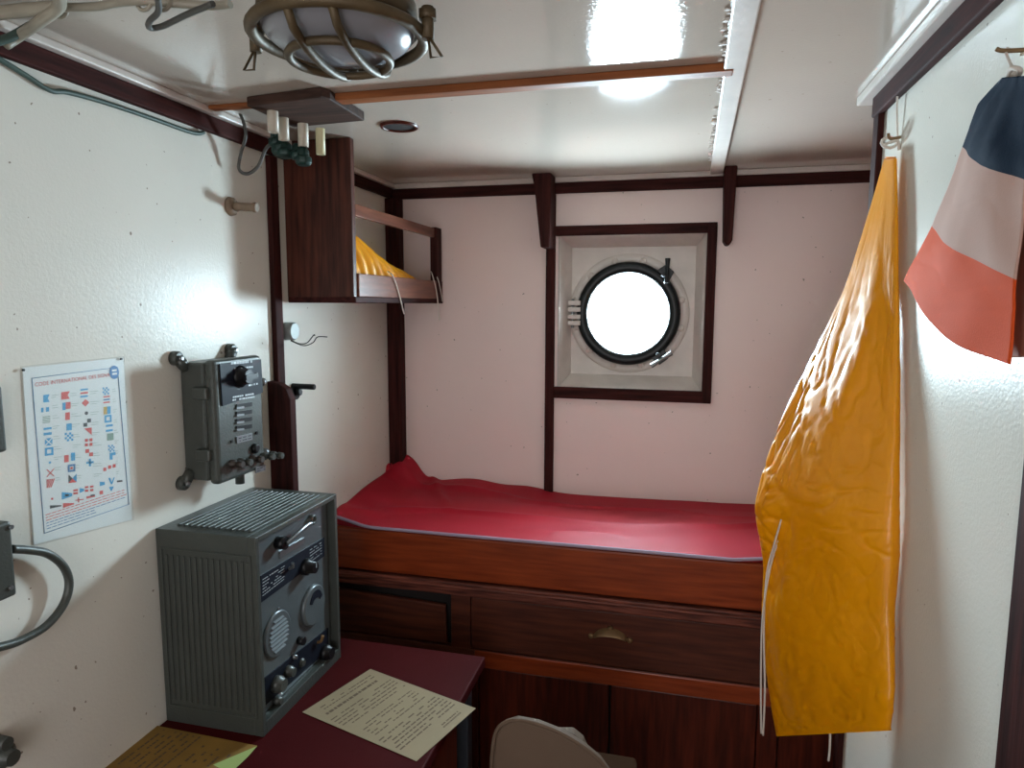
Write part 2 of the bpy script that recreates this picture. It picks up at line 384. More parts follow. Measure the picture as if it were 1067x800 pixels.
# loose, sagging left drawer
ld = B('bunkd'); ld.prism([(-1.09, YB + .022, zz(-1.085)), (-.694, YB + .022, zz(-1.085)), (-.700, YB + .022, zz(-.957)), (-1.09, YB + .022, zz(-.940))], (0, -.018, 0))
ld.build('drawer', bunk, bevel=.003)['label'] = 'ajar left drawer below a dark gap'
for x0, x1 in ((-.588, -.175), (-.168, .253)):
    B('bunkz').box(x0, x1, YB + .008, YB + .024, .095, zz(-1.152)).build('cupboard_door', bunk, bevel=.003)
B('bunkz').box(.315, .695, YB + .008, YB + .024, .095, zz(-1.152)).build('end_panel', bunk, bevel=.003)

# red cover
def sm(t): t = max(0, min(1, t)); return t*t*(3 - 2*t)
def frontcurve(x):
    """(y, z) of the cover's front hem at x"""
    z = zz(-.722); y = YB + .004
    if x < -.96: t = (-.96 - x)/.15; z += .030*t; y += .012*t
    if x > .17: t = (x - .17)/.1; y += .018*min(t, 3); z += .006*min(t, 2)
    return y, z
def covz(x, s):
    y0, z0 = frontcurve(x); y = y0 + (YF - .004 - y0)*s
    z = z0 + .004*s
    z += .012*math.sin(PI*min(1, s*1.2)) * (1 + .5*math.sin(x*2.1 + .4))
    z += .014*noise.noise(Vector((x*2.2, s*1.7, 3.1))) * sm(s*4)
    r = abs(noise.noise(Vector((x*1.6 - s*1.5, s*3.2 + x*.9, 7.7)))); z += .020*(max(0, .18 - r)/.18)**1.6 * sm(s*5)*.5
    # rucked ridge along the wall
    z += .030*math.exp(-((x + .77)/.13)**2)*sm((s - .70)/.3)
    z += .020*math.exp(-((x + .55)/.10)**2)*sm((s - .75)/.25)
    # climbs the left corner
    cx = x - XL
    z += .062*math.exp(-((cx - .07)/.055)**2)*sm((s - .74)/.26)*(1 + .25*noise.noise(Vector((x*22, s*9, 1))))
    z += .030*math.exp(-(cx/.10)**2)*sm(s*1.4)
    z += .012*math.exp(-((cx - .17 - .3*(1 - s))/.02)**2)*sm((s - .3)/.3)
    return Vector((x, y, z))
cv = B('red'); X0, X1 = XL + .004, XA - .004
def covfn(u, v):
    x = X0 + (X1 - X0)*u
    if v < .03:
        p = covz(x, 0); return Vector((x, p.y + .03, zz(-.80) + .001))
    if v < .06: p = covz(x, 0); return Vector((x, p.y, p.z))
    return covz(x, ((v - .06)/.94))
cv.grid(covfn, 220, 90)
cover = cv.build('bed_cover', solid=.003, fix=True)
tag(cover, 'crumpled crimson cover with grey piped hem spread on the bunk', 'bed cover')
pp = B('pipe'); pp.tube([Vector((x, frontcurve(x)[0] - .004, frontcurve(x)[1] + .003)) for x in [X0 + (X1 - X0)*k/60 for k in range(61)]], .0055, 8, 2)
pp.build('piped_hem', cover)
ck = B('red')                                                       # gathered corner of the cover
def corner(u, v):
    c = AY(411, 500, 2.42); t = v
    a = 2*PI*u; r = (.042*(1 - t)**.7 + .004)*(1 + .35*math.sin(3*a + 4*t) + .2*math.sin(5*a))
    return Vector((c.x - .01 + r*math.cos(a)*1.1 - .012*t, 2.43 + r*.7*math.sin(a), zz(-.735) + .098*t + .012*math.sin(2*a)*t))
ck.grid(corner, 48, 20, True); ck.build('gathered_corner', cover)

# ================================================================== desk
ZD = zz(-.943); DX = -.480
desk = thing('desk', 'dark red topped chart desk built against the left wall', 'desk', (-.8, 1.0, 0))
B('desk').box(XL + .001, DX, .25, 1.655, ZD - .028, ZD).build('desktop', desk, bevel=.004)
B('bunkz').box(DX - .05, DX - .03, .30, 1.50, .05, ZD - .028).build('side_panel', desk)
B('steel').box(-.548, -.505, 1.575, 1.615, 0, ZD - .028).build('leg', desk, bevel=.004)
B('bunkz').box(XL + .001, -.55, 1.60, 1.62, .05, ZD - .028).build('back_panel', desk)

# ================================================================== lower radio
RX0, RX1, RY0, RY1, RZ0, RZ1 = XL + .004, -.855, 1.207, 1.557, ZD, zz(-.492)
rad = thing('radio_receiver', 'large grey ribbed radio receiver standing on the desk', 'radio', ((RX0 + RX1)/2, (RY0 + RY1)/2, RZ0))
case = B('grey')
fx = RX1 - .022                                                       # recessed panel plane
case.box(RX0, fx, RY0, RY1, RZ0, RZ1)
case.box(fx, RX1, RY0, RY0 + .012, RZ0, RZ1); case.box(fx, RX1, RY1 - .012, RY1, RZ0, RZ1)
case.box(fx, RX1, RY0 + .012, RY1 - .012, RZ0, RZ0 + .03); case.box(fx, RX1, RY0 + .012, RY1 - .012, RZ1 - .012, RZ1)
for k in range(15):                                                   # ribs on the near side
    x = RX0 + .026 + k*.0146
    case.box(x - .0035, x + .0035, RY0 - .003, RY0, RZ0 + .055, RZ1 - .055)
case.box(RX0 + .012, RX0 + .016, RY0 - .003, RY0, RZ0 + .04, RZ1 - .04); case.box(RX1 - .016, RX1 - .012, RY0 - .003, RY0, RZ0 + .04, RZ1 - .04)
case.box(RX0 + .012, RX1 - .012, RY0 - .003, RY0, RZ1 - .044, RZ1 - .04); case.box(RX0 + .012, RX1 - .012, RY0 - .003, RY0, RZ0 + .04, RZ0 + .044)
for k in range(13):                                                   # ribs on the lid
    x = RX0 + .035 + k*.015
    case.box(x - .004, x + .004, RY0 + .03, RY1 - .03, RZ1, RZ1 + .004)
case.build('case', rad, bevel=.0025)
FX = fx + .001
pn = B('greyl').box(fx - .002, FX, RY0 + .014, RY1 - .02, RZ0 + .032, RZ1 - .016).build('front_panel', rad)
def P(pxx, pyy, x=FX): return AX(pxx, pyy, x)
def cylx(b, c, r, l, seg=24, r1=None): return b.cyl(c, c + Vector((l, 0, 0)), r, r1, seg)
def strip(b, q, x, dx=.003): return b.prism([P(*p_, x) for p_ in q], (dx, 0, 0))
def dashes(b, q, rows, x, m='ink', fill=.75, th=.35, margin=.06, seed=1):
    """rows of illegible engraved lettering inside a quad (tl,tr,br,bl) of 3-D points"""
    rnd = random.Random(seed); b.m(m); tl, tr_, br, bl = [Vector(p_) for p_ in q]
    for r in range(rows):
        v0 = margin + (1 - 2*margin)*(r + .5 - th/2)/rows; v1 = margin + (1 - 2*margin)*(r + .5 + th/2)/rows; u = margin
        while u < 1 - margin:
            wd = rnd.uniform(.03, .10); u1 = min(u + wd, 1 - margin)
            if rnd.random() < fill:
                b.quad([(tl.lerp(tr_, uu)).lerp(bl.lerp(br, uu), vv) + Vector(x) for uu, vv in ((u, v0), (u1, v0), (u1, v1), (u, v1))])
            u = u1 + .015
    return b
# crank lever, socket, name plate
kn = B('black'); c = P(289, 565); cylx(kn, c, .015, .022); c2 = P(309, 546)
kn.m('chrome').tube([c + Vector((.024, 0, 0)), c.lerp(c2, .5) + Vector((.030, 0, .004)), c2 + Vector((.028, 0, 0)), c2 + Vector((.028, .018, -.002))], .005)
kn.build('crank_lever', rad)
kn = B('grey'); c = P(323, 541); kn.lathe(c, c + Vector((.012, 0, 0)), [(0, .013), (1, .012), (1, .007), (.3, .006)], 24, False); kn.m('black'); cylx(kn, c, .0065, .003); kn.build('socket', rad)
kn = B('chrome'); strip(kn, [(291, 574), (316, 560), (316, 566), (291, 581)], FX); kn.build('name_strip', rad)
q = [(270.5, 600), (337, 560), (337, 579), (270.5, 628)]
kn = B('plate'); strip(kn, q, FX); dashes(kn, [P(272, 602, FX + .0035), P(298, 586, FX + .0035), P(298, 604, FX + .0035), P(272, 625, FX + .0035)], 6, (0, 0, 0), seed=3, th=.25)
dashes(kn, [P(322, 571, FX + .0035), P(336, 562, FX + .0035), P(336, 578, FX + .0035), P(322, 589, FX + .0035)], 5, (0, 0, 0), seed=4, th=.25)
kn.build('scale_plate', rad)
kn = B('black'); c = P(317, 590); kn.lathe(c, c + Vector((.032, 0, 0)), [(0, .022), (.4, .021), (.45, .016), (1, .014)], 10); kn.m('ink').box(c.x + .033, c.x + .0335, c.y - .001, c.y + .001, c.z, c.z + .013); kn.build('tuning_knob', rad)
kn = B('chrome'); c = P(300, 592); kn.tube([c, c + Vector((.012, 0, .004)), c + Vector((.016, -.004, .016))], .004); kn.build('toggle_switch', rad)
# meter dial
kn = B('greyl'); c = P(325, 630); kn.lathe(c, c + Vector((.010, 0, 0)), [(0, .052), (.7, .051), (1, .047)], 40); kn.build('dial', rad)
kn2 = B('plate'); n_ = 14
arc = [c + Vector((.0105, .030*math.cos(math.radians(t)) + .003, .034*math.sin(math.radians(t)) + .004)) for t in [15 + 150*k/n_ for k in range(n_ + 1)]]
arc2 = [c + Vector((.0105, .018*math.cos(math.radians(t)) + .003, .014*math.sin(math.radians(t)) + .004)) for t in [165 - 150*k/n_ for k in range(n_ + 1)]]
kn2.prism(arc + arc2, (.001, 0, 0)); kn2.build('dial_window', rad)
# speaker grille
c = P(288, 660)
kn = B('greyl'); kn.lathe(c, c + Vector((.006, 0, 0)), [(0, .054), (.6, .053), (1, .049)], 40)
kn.build('speaker_plate', rad)
kn = B('louvre')
for k in range(8):
    z = c.z + .036 - k*.0100; hw = math.sqrt(max(0, .042**2 - (z - c.z)**2))*.85
    kn.prism([(c.x + .006, c.y - hw, z - .0020), (c.x + .011, c.y - hw, z - .0020), (c.x + .006, c.y - hw, z + .0012)], (0, 2*hw, 0))
kn.build('speaker_louvres', rad)
kn = B('black'); c = P(311, 667); cylx(kn, c, .010, .016); kn.build('small_knob', rad)
kn = B('chrome'); c = P(290, 634); cylx(kn, c, .004, .004, 10); kn.build('screw', rad)
kn = B('plate'); strip(kn, [(275, 706), (341, 654), (341, 677), (275, 735)], FX)
kn.build('control_strip', rad)
for (a_, b_, r, l, nm, mt) in ((286, 712, .019, .026, 'control_knob', 'grey'), (298, 699, .014, .022, 'control_knob', 'grey'), (336, 679, .020, .028, 'control_knob', 'black'), (286, 729, .010, .020, 'terminal', 'grey'), (313, 690, .011, .010, 'jack_socket', 'grey'), (305, 684, .006, .012, 'jack_socket', 'chrome')):
    c = P(a_, b_); kn = B(mt); kn.lathe(c, c + Vector((l, 0, 0)), [(0, r), (.6, r), (.65, r*.82), (1, r*.75)], 18); kn.build(nm, rad)
c = P(330, 669); kn = B('bronze'); kn.tube([c, c + Vector((.012, 0, .004)), c + Vector((.018, 0, .020))], .004); kn.build('toggle_switch', rad)

# ================================================================== upper radio unit
UX = -1.012; UY0, UY1, UZ0, UZ1 = 1.305, 1.485, zz(-.415), zz(-.128)
ur = thing('radio_control_unit', 'small grey cast radio unit bolted high on the left wall', 'radio', (XL + .05, 1.39, UZ0))
b = B('grey'); b.box(XL + .002, UX - .03, UY0 + .004, UY1 - .004, UZ0 + .006, UZ1 - .006)
b.build('housing', ur, bevel=.008, segs=3)
b = B('grey'); b.box(UX - .028, UX, UY0, UY1, UZ0, UZ1); b.build('front_cover', ur, bevel=.010, segs=3)
for (y, z) in ((UY0 - .010, UZ1 + .004), (UY1 + .004, UZ1 + .010), (UY0 - .010, UZ0 + .002), (UY1 + .008, UZ0 - .006)):
    b = B('grey'); b.lathe((XL + .001, y, z), (XL + .018, y, z), [(0, .0165), (.8, .016), (1, .013)], 20)
    cy = 1.39; cz = (UZ0 + UZ1)/2; b.tube([(XL + .012, y, z), (XL + .016, y + (.02 if y < cy else -.02), z + (.024 if z < cz else -.024))], .013)
    b.m('chrome').lathe((XL + .018, y, z), (XL + .026, y, z), [(0, .007), (.7, .008), (1, .004)], 6); b.build('mounting_lug', ur)
for zq in (UZ1 - .075, UZ0 + .070):
    b = B('grey').box(UX - .052, UX - .014, UY0 - .012, UY0 + .004, zq - .014, zq + .014); b.build('clasp', ur, bevel=.004)
for zq in (UZ1 - .070, UZ0 + .035):
    b = B('chrome'); b.lathe((UX - .012, UY1, zq), (UX - .012, UY1 + .022, zq), [(0, .006), (.4, .006), (.45, .011), (1, .010)], 14); b.build('cover_screw', ur)
U = UX + .001
def PU(a_, b_, x=U): return AX(a_, b_, x)
tl, tr_, br, bl = PU(228, 379), PU(271, 374), PU(273, 409), PU(231, 423)
b = B('plate').prism([tl, tr_, br, bl], (.003, 0, 0)); e = (.0035, 0, 0)
dashes(b, [PU(236, 377), PU(263, 374.5), PU(263, 378), PU(236, 380.5)], 1, e, th=.8, fill=.95, seed=8)
dashes(b, [PU(241, 383), PU(270, 380), PU(270, 382.5), PU(241, 385.5)], 1, e, th=.8, fill=.6, seed=9)
dashes(b, [PU(240, 412), PU(264, 408), PU(266, 415), PU(239, 419)], 2, e, th=.55, fill=.95, seed=10)
dashes(b, [PU(257, 400), PU(268, 398), PU(268, 401), PU(257, 403)], 1, e, th=.7, seed=11)
b.build('name_plate', ur)
b = B('black'); c = PU(249, 392); b.lathe(c, c + Vector((.028, 0, 0)), [(0, .027), (.35, .026), (.4, .020), (1, .017)], 8); b.box(c.x + .028, c.x + .036, c.y - .022, c.y + .022, c.z - .006, c.z + .006)
b.build('selector_knob', ur)
b = B('ink'); c = PU(266, 391); b.tube([c + Vector((.004, .005*math.cos(t), .007*math.sin(t))) for t in [2*PI*k/10 for k in range(10)]], .0008, 5, 1, True); b.build('dial_mark', ur)
for k in range(4):
    y0 = 421 + k*7.6
    b = B('black').prism([PU(246, y0), PU(262, y0 - 2.2), PU(262, y0 + 2), PU(246, y0 + 4.6)], (.002, 0, 0))
    b.m('chrome').prism([PU(245.5, y0 + 3.2), PU(253, y0 + 2.2), PU(253, y0 + 4.2), PU(245.5, y0 + 5.2)], (.004, 0, 0)); b.build('vent_slot', ur)
b = B('chrome').prism([PU(246, 455), PU(262, 451), PU(262.5, 458), PU(246.5, 462)], (.002, 0, 0))
dashes(b, [PU(246, 455), PU(262, 451), PU(262.5, 458), PU(246.5, 462)], 2, (.0025, 0, 0), 'plate', .7, .3, .1, 12); b.build('rating_plate', ur)
for a_, b_ in ((241, 460), (267, 451)):
    c = PU(a_, b_); b = B('black'); cylx(b, c, .004, .003, 10); b.build('screw', ur)
c = PU(265, 467); b = B('black'); b.lathe(c, c + Vector((.010, 0, 0)), [(0, .013), (.7, .012), (1, .008)], 20); b.build('indicator_lamp', ur)
for a_, b_ in ((241, 483), (250, 481), (262, 478), (274, 475), (283, 474)):
    c = AX(a_, b_, U); b = B('grey' if a_ in (250, 274, 283) else 'term'); b.lathe(c - Vector((.012, 0, 0)), c + Vector((.032, 0, 0)), [(0, .010), (.5, .010), (.52, .006), (.7, .006), (.72, .009), (1, .008)], 14); b.build('terminal', ur)
c = PU(270, 489); b = B('chrome').prism([PU(266, 487), PU(276, 484), PU(276, 490), PU(266, 493)], (.002, 0, 0)); dashes(b, [PU(266, 487), PU(276, 484), PU(276, 490), PU(266, 493)], 2, (.0025, 0, 0), 'plate', .8, .4, .1, 3); b.build('label_plate', ur)
b = B('grey').cyl((XL + .06, 1.43, UZ0 - .03), (XL + .06, 1.43, UZ0 + .01), .011, seg=14); b.build('cable_entry', ur)

# ================================================================== side board, lever, disc, peg
sb = B('trimz'); yb = 1.648
xa = AY(303, 440, yb).x; zt_ = AY(290, 399, yb).z
sb.prism([(XL, yb, ZD), (xa, yb, ZD), (xa, yb, zt_ - .045), (xa - .012, yb, zt_ - .016), (xa - .035, yb, zt_ - .002), (XL, yb, zt_ + .004)], (0, .030, 0))
o = sb.build('side_board', bevel=.003); tag(o, 'narrow dark wooden board with rounded top rising behind the radios', 'board')
lv = thing('lever_handle', 'short black lever handle sticking out from the left wall', 'handle', (XL, 1.76, zz(-.25)))
cpt = AY(292, 408, 1.78); e1 = AY(329, 403, 1.78)
B('black').cyl((XL, 1.78, cpt.z), (XL + .010, 1.78, cpt.z), .022, seg=20).build('rosette', lv)
b = B('black'); b.tube([(XL + .006, 1.78, cpt.z), (e1.x - .05, 1.78, cpt.z + .002)], .011, 12, 1)
b.tube([(e1.x - .085, 1.775, e1.z + .001), (e1.x, 1.775, e1.z)], .0085, 12, 1); b.build('grip', lv, bevel=.002)
dc = thing('round_junction_box', 'small round grey wall box with two loose dark wires', 'junction box', (XL, 1.745, zz(-.07)))
c = AX(298, 345, XL); B('disc').lathe(Vector((XL, c.y, c.z)), Vector((XL + .030, c.y, c.z)), [(0, .026), (.85, .026), (1, .023)], 30).build('box_body', dc)
b = B('cable'); yw = c.y
for pts in ([(303, 354), (312, 358), (320, 357), (327, 349), (328, 350)], [(303, 355), (316, 360), (326, 357), (331, 351), (341, 351)]):
    b.tube([AY(p_[0], p_[1], yw - .015) for p_ in pts], .0016, 6)
b.build('loose_wires', dc)
pg = thing('wooden_peg', 'small brown wooden peg on the left wall above the radios', 'peg', (XL, 1.5, zz(.24)))
c = AX(243, 215, XL + .008); c.x = XL
b = B('pegwood').lathe(c, c + Vector((.014, 0, 0)), [(0, .024), (.6, .022), (1, .014)], 20); b.build('flange', pg)
e = c + Vector((.072, .006, -.004)); b = B('pegwood').lathe(c + Vector((.012, 0, 0)), e, [(0, .012), (.3, .010), (.8, .0105), (.9, .013), (1, .011)], 16); b.build('shaft', pg)

# ================================================================== wall shelf
sh = thing('wall_shelf', 'dark mahogany corner shelf box with a rail, fixed under the ceiling', 'shelf', (-1.0, 2.1, zz(0)))
ys = 1.767; xs = AY(366, 200, ys).x; zb = AY(300, 314, ys).z
B('cab').box(XL, xs, ys, ys + .022, zz(.018), ZC - .001).build('side_panel', sh, bevel=.002)
zf0, zf1 = zz(.0195), zz(.086); yend = YF - .055
xf = xs + .006
b = B('rail').box(xf - .018, xf, ys + .023, yend + .05, zf0, zf1); b.build('front_board', sh, bevel=.002)
B('trimy').box(XL, xf, ys, YF - .001, zz(.002), zz(.020)).build('shelf_bottom', sh, bevel=.003)
r0 = AX(366, 216, xs); r1 = AX(462, 238, xs)
b = B('rail'); zr1 = zz(.295)
b.prism([(xs - .014, ys + .022, r0.z - .020), (xs, ys + .022, r0.z - .020), (xs, ys + .022, r0.z + .014), (xs - .014, ys + .022, r0.z + .014)], (0, YF - .02 - ys - .022, 0)); b.build('top_rail', sh, bevel=.002)
B('trimz').box(xs - .018, xs + .008, YF - .075, YF - .018, zf0 - .01, r0.z + .018).build('rail_post', sh, bevel=.003)
# yellow folded flag on the shelf
def fold(u, v):
    y = ys + .026 + .68*v
    h = .215*(1 - v)**.75*(.92 + .08*math.sin(v*9)) + .012
    a = PI*u; x = XL + .012 + (xf - .020 - XL - .014)*(.5 - .5*math.cos(a))
    rg = abs(math.sin((v*22 - u*9)*PI*.5 + .5))**.6
    z = zz(.0215) + h*.9*(math.sin(a)**.5) + .020*rg*math.sin(a); x -= .022*(1 - rg)*(-math.cos(a) if a > PI/2 else 0) + .004*noise.noise(Vector((u*6, v*14, 0)))
    return Vector((x, y, z))
b = B('yellow'); b.grid(fold, 46, 150)
ff = b.build('folded_flag'); tag(ff, 'pleated bundle of folded yellow cloth lying in the corner shelf', 'folded flag')
b = B('string')
b.tube([AX(404, 283, xf - .02), AX(409, 287, xf + .004), AX(414, 300, xf + .004), AX(421, 327, xf + .004)], .0022, 6); b.build('tie_cord', ff); b = B('string')
b.tube([AX(449, 283, xf - .02), AX(451, 288, xf + .004), AX(455, 305, xf + .004), AX(458, 334, xf + .004)], .0022, 6)
b.tube([AX(451, 284, xf - .02), AX(456, 290, xf + .004), AX(459, 302, xf + .004), AX(461, 314, xf + .004)], .0018, 6)
b.build('tie_cord', ff)

# ================================================================== ceiling board with pipes, cable, vent, lamp
bd = thing('pipe_board', 'rough dark board on the ceiling with four short plastic pipes', 'board', (-.85, 1.52, ZC))
q = [AZ(a_, b_, ZC - .022) for a_, b_ in ((257, 111), (334, 101), (344, 104), (380, 126), (306, 133))]
B('board').prism(q, (0, 0, .0215)).build('board_panel', bd, bevel=.003)
for (a_, b_, c_, mt, r) in ((284, 118, 138, 'pvc', .0125), (295, 125, 146, 'pvc', .0125), (315.5, 131, 153, 'pvc', .0125), (333.5, 136, 161, 'cream', .0115)):
    p0 = AZ(a_, b_ - 2, ZC - .0225); p1 = AY(a_, c_, p0.y); p1.x = p0.x
    b = B(mt).lathe(p0, p1, [(0, r), (1, r), (1, r - .003), (.9, r - .003)], 20, False); b.build('pipe', bd)
cg = thing('cable_gland', 'dark green metal cable glands with a drooping loop of grey cable', 'cable gland', (-1.0, 1.58, zz(.33)))
b = B('gland')
for (a_, b_, r, h) in ((288, 144, .020, .022), (297, 156, .024, .02), (292, 150, .022, .03), (316, 163, .021, .022), (309, 158, .016, .02)):
    p_ = AY(a_, b_, 1.54); b.lathe(p_ + Vector((0, 0, -h)), p_ + Vector((0, 0, h)), [(0, r*.7), (.15, r), (.45, r), (.5, r*.75), (.8, r*.72), (1, r*.4)], 8)
b.build('gland_body', cg, bevel=.002)
b = B('cable'); b.tube([AY(216, 119, 1.50), AY(232, 121, 1.50), AY(244, 114, 1.50), AY(251, 120, 1.50), AY(256, 140, 1.50), AY(251, 160, 1.52), AY(249, 176, 1.52), AY(258, 181, 1.54), AY(269, 173, 1.55), AY(277, 155, 1.55), AY(285, 148, 1.54)], .0042, 8); b.build('cable_loop', cg)
vt = thing('ceiling_vent', 'round dark vent hole in the ceiling beyond the wooden strip', 'vent', (-.72, 1.69, ZC))
vc = AZ(416, 131, ZC); B('bunkz').lathe(vc, vc - Vector((0, 0, .006)), [(0, .050), (1, .048), (1, .042), (0, .042)], 36, False).build('rim', vt)
B('dark').cyl(vc - Vector((0, 0, .001)), vc - Vector((0, 0, .002)), .043, seg=36).build('hole', vt)  # flat black disc under an unbroken ceiling, painting the shade inside the vent

LC = Vector((-.478, .915, 0)); LR = .118; lz = zz(.373)
lp = thing('bulkhead_lamp', 'bronze caged bulkhead lamp with frosted glass on the ceiling', 'lamp', (LC.x, LC.y, ZC))
ctr = Vector((LC.x, LC.y, ZC))
B('brass').lathe(ctr, Vector((LC.x, LC.y, lz + .012)), [(0, .085), (.4, .09), (.55, .108), (1, .112)], 48).build('base', lp)
B('opal').lathe(Vector((LC.x, LC.y, lz + .012)), Vector((LC.x, LC.y, lz - .030)), [(math.sin(t), .106*math.cos(t)) for t in [k*PI/2/14 for k in range(15)]], 48, False).build('glass_dome', lp)
cg_ = B('brass')
def ringpts(r, z, n=40): return [Vector((LC.x + r*math.cos(2*PI*k/n), LC.y + r*math.sin(2*PI*k/n), z)) for k in range(n)]
cg_.tube(ringpts(LR, lz), .0085, 10, 1, True)
def bar(x0, y0, x1, y1):
    pts = []
    for k in range(13):
        t = k/12; x, y = x0 + (x1 - x0)*t, y0 + (y1 - y0)*t; rr2 = (x*x + y*y)/LR**2
        pts.append(Vector((LC.x + x, LC.y + y, lz - .040*max(0, 1 - rr2)**.5)))
    cg_.tube(pts, .0062, 8, 1)
def chord(px_, ang):
    ca, sa = math.cos(ang), math.sin(ang); h_ = math.sqrt(LR**2 - px_**2)
    bar(px_*ca - h_*sa, px_*sa + h_*ca, px_*ca + h_*sa, px_*sa - h_*ca)
chord(-.022, .09); chord(.036, .09); cg_.tube(ringpts(.070, lz - .030), .0060, 10, 1, True) 
cg_.build('cage', lp)
for a, tri in ((.05, 1), (PI + .05, 1), (PI/2, 0)):
    d_ = Vector((math.cos(a), math.sin(a), 0)); p_ = Vector((LC.x, LC.y, lz)) + d_*(LR + .012)
    b = B('brass').cyl(p_ + Vector((0, 0, .030)), p_ + Vector((0, 0, -.012)), .0085, seg=12)
    b.lathe(p_ + Vector((0, 0, .014)), p_ + Vector((0, 0, .026)), [(0, .013), (1, .013)], 6)
    if tri:
        e_ = d_*.020; b.tube([p_ + Vector((0, 0, -.006)), p_ + d_*.004 + Vector((0, 0, -.036)), p_ + e_ + Vector((0, 0, -.036)), p_ + Vector((0, 0, -.006))], .0022, 6, 1)
    b.build('wing_screw', lp)

# conduits and cables at the top left
cd = thing('ceiling_conduit', 'cream painted conduit pipes crossing the top left ceiling', 'conduit', (-.9, .85, ZC))
b = B('conduit')
b.tube([AX(5, 47, XL + .03), AX(22, 36, XL + .05), AZ(45, 20, ZC - .03), AZ(62, 6, ZC - .025), AZ(60, -14, ZC - .025)], .0085, 10)
b.tube([AZ(60, 8, ZC - .02), AZ(100, 7, ZC - .016), AZ(140, 1, ZC - .016), AZ(215, 6, ZC - .016), AZ(240, 4, ZC - .016)], .0065, 10)
b.tube([AZ(-5, 14, ZC - .012), AZ(30, 10, ZC - .012), AZ(60, 8, ZC - .012)], .010, 10)
b.build('pipes', cd)
for a_, b_ in ((63, 10), (150, 2), (170, 2)):
    b = B('conduit'); c = AZ(a_, b_, ZC - .016); b.tube([c + Vector((.012*math.cos(t), 0, .012*math.sin(t))) for t in [2*PI*k/12 for k in range(12)]], .003, 8, 1, True); b.build('clip', cd)
o = B('cable').tube([AZ(164, -4, ZC - .03), AZ(165, 12, ZC - .035), AZ(156, 22, ZC - .04), AZ(156, 29, ZC - .04), AZ(170, 27, ZC - .035), AZ(195, 15, ZC - .03), AZ(222, 4, ZC - .03)], .0045, 8).build('hooked_cable')
tag(o, 'black cable hooking down beside the caged lamp', 'cable')
o = B('cableg').tube([AX(-20, 50, XL + .008), AX(0, 62, XL + .008), AX(26, 78, XL + .008), AX(52, 94, XL + .007), AX(70, 96, XL + .007), AX(110, 107, XL + .007), AX(160, 124, XL + .007), AX(200, 138, XL + .007), AX(212, 138, XL + .008)], .0048, 8).build('wall_cable')
tag(o, 'green grey cable sagging under the trim on the left wall', 'cable')
o = B('cableg').tube([AX(-6, 44, XL + .03), AX(8, 40, XL + .04), AX(20, 34, XL + .05), AX(32, 27, XL + .06)], .007, 8).build('cable_bundle'); tag(o, 'dark green cable bundle at the top left corner', 'cable')

# left edge fittings
jb = thing('junction_box', 'grey metal junction box with a curving grey conduit on the left wall', 'junction box', (XL, .87, zz(-.43)))
b = B('grey').box(XL, XL + .035, .72, AX(15, 580, XL + .035).y, AX(15, 621, XL + .035).z, AX(15, 541, XL + .035).z); b.build('box_body', jb, bevel=.005)
for b_ in (549, 612): c = AX(11, b_, XL + .035); B('chrome').cyl(c, c + Vector((.003, 0, 0)), .004, seg=10).build('screw', jb)
b = B('grey').tube([AX(*p_, XL + .022) for p_ in ((12, 572), (30, 573), (50, 577), (66, 590), (72, 608), (66, 630), (48, 652), (22, 667), (0, 674), (-25, 680))], .0075, 10); b.build('flexible_conduit', jb)
o = B('grey').box(XL, XL + .02, .70, AX(5, 430, XL + .02).y, AX(5, 471, XL + .02).z, AX(5, 401, XL + .02).z).build('switch_plate', bevel=.005); tag(o, 'small dark grey plate at the left frame edge beside the poster', 'plate')
c = AX(4, 782, XL + .02); b = B('grey').lathe((XL, c.y, c.z - .01), (XL + .04, c.y, c.z - .01), [(0, .022), (.5, .022), (.6, .015), (1, .013)], 18); b.lathe((XL, c.y, c.z + .014), (XL + .03, c.y, c.z + .014), [(0, .012), (1, .011)], 14)
tag(b.build('pipe_fitting'), 'grey metal fitting low at the left frame edge', 'fitting')

# ================================================================== poster
def Z4(u, v, x): return AX(20 + u/3.81, 360 + v/3.81, x)
po = thing('signal_flag_poster', 'poster chart of international signal flags in a clear sleeve', 'poster', (XL, 1.05, zz(-.27)))
b = B('sheet').prism([Z4(*p_, XL + .0015) for p_ in ((12, 88), (412, 48), (447, 690), (58, 790))], (.0008, 0, 0))
xp = XL + .0027
def pq(m, pts, x=xp): b.m(m).quad([Z4(*p_, x) for p_ in pts])
bc = [(50, 130), (390, 86), (435, 630), (100, 745)]
b.m('pt')
for k in range(4):
    p0, p1 = Z4(*bc[k], xp), Z4(*bc[(k+1) % 4], xp); b.tube([p0, p1], .0007, 4, 1)
uy = Vector((0, 1, 0)); uz = Vector((0, 0, 1))
o0 = Z4(62, 163, xp); o1 = Z4(345, 124, xp); tx = (o1 - o0).normalized()
b.m('pr').text('CODE INTERNATIONAL DES SIGNAUX', .0102, o0, tx, uz)
c = Z4(377, 106, xp); b.m('pn').prism([c + Vector((0, .0115*math.cos(2*PI*k/24), .0135*math.sin(2*PI*k/24))) for k in range(24)], (.0006, 0, 0))
b.m('sheet')
for dz in (.004, -.003): b.quad([c + Vector((.0008, y, dz + z)) for y, z in ((-.006, -.002), (.006, -.002), (.006, .002), (-.006, .002))])
FL = {}
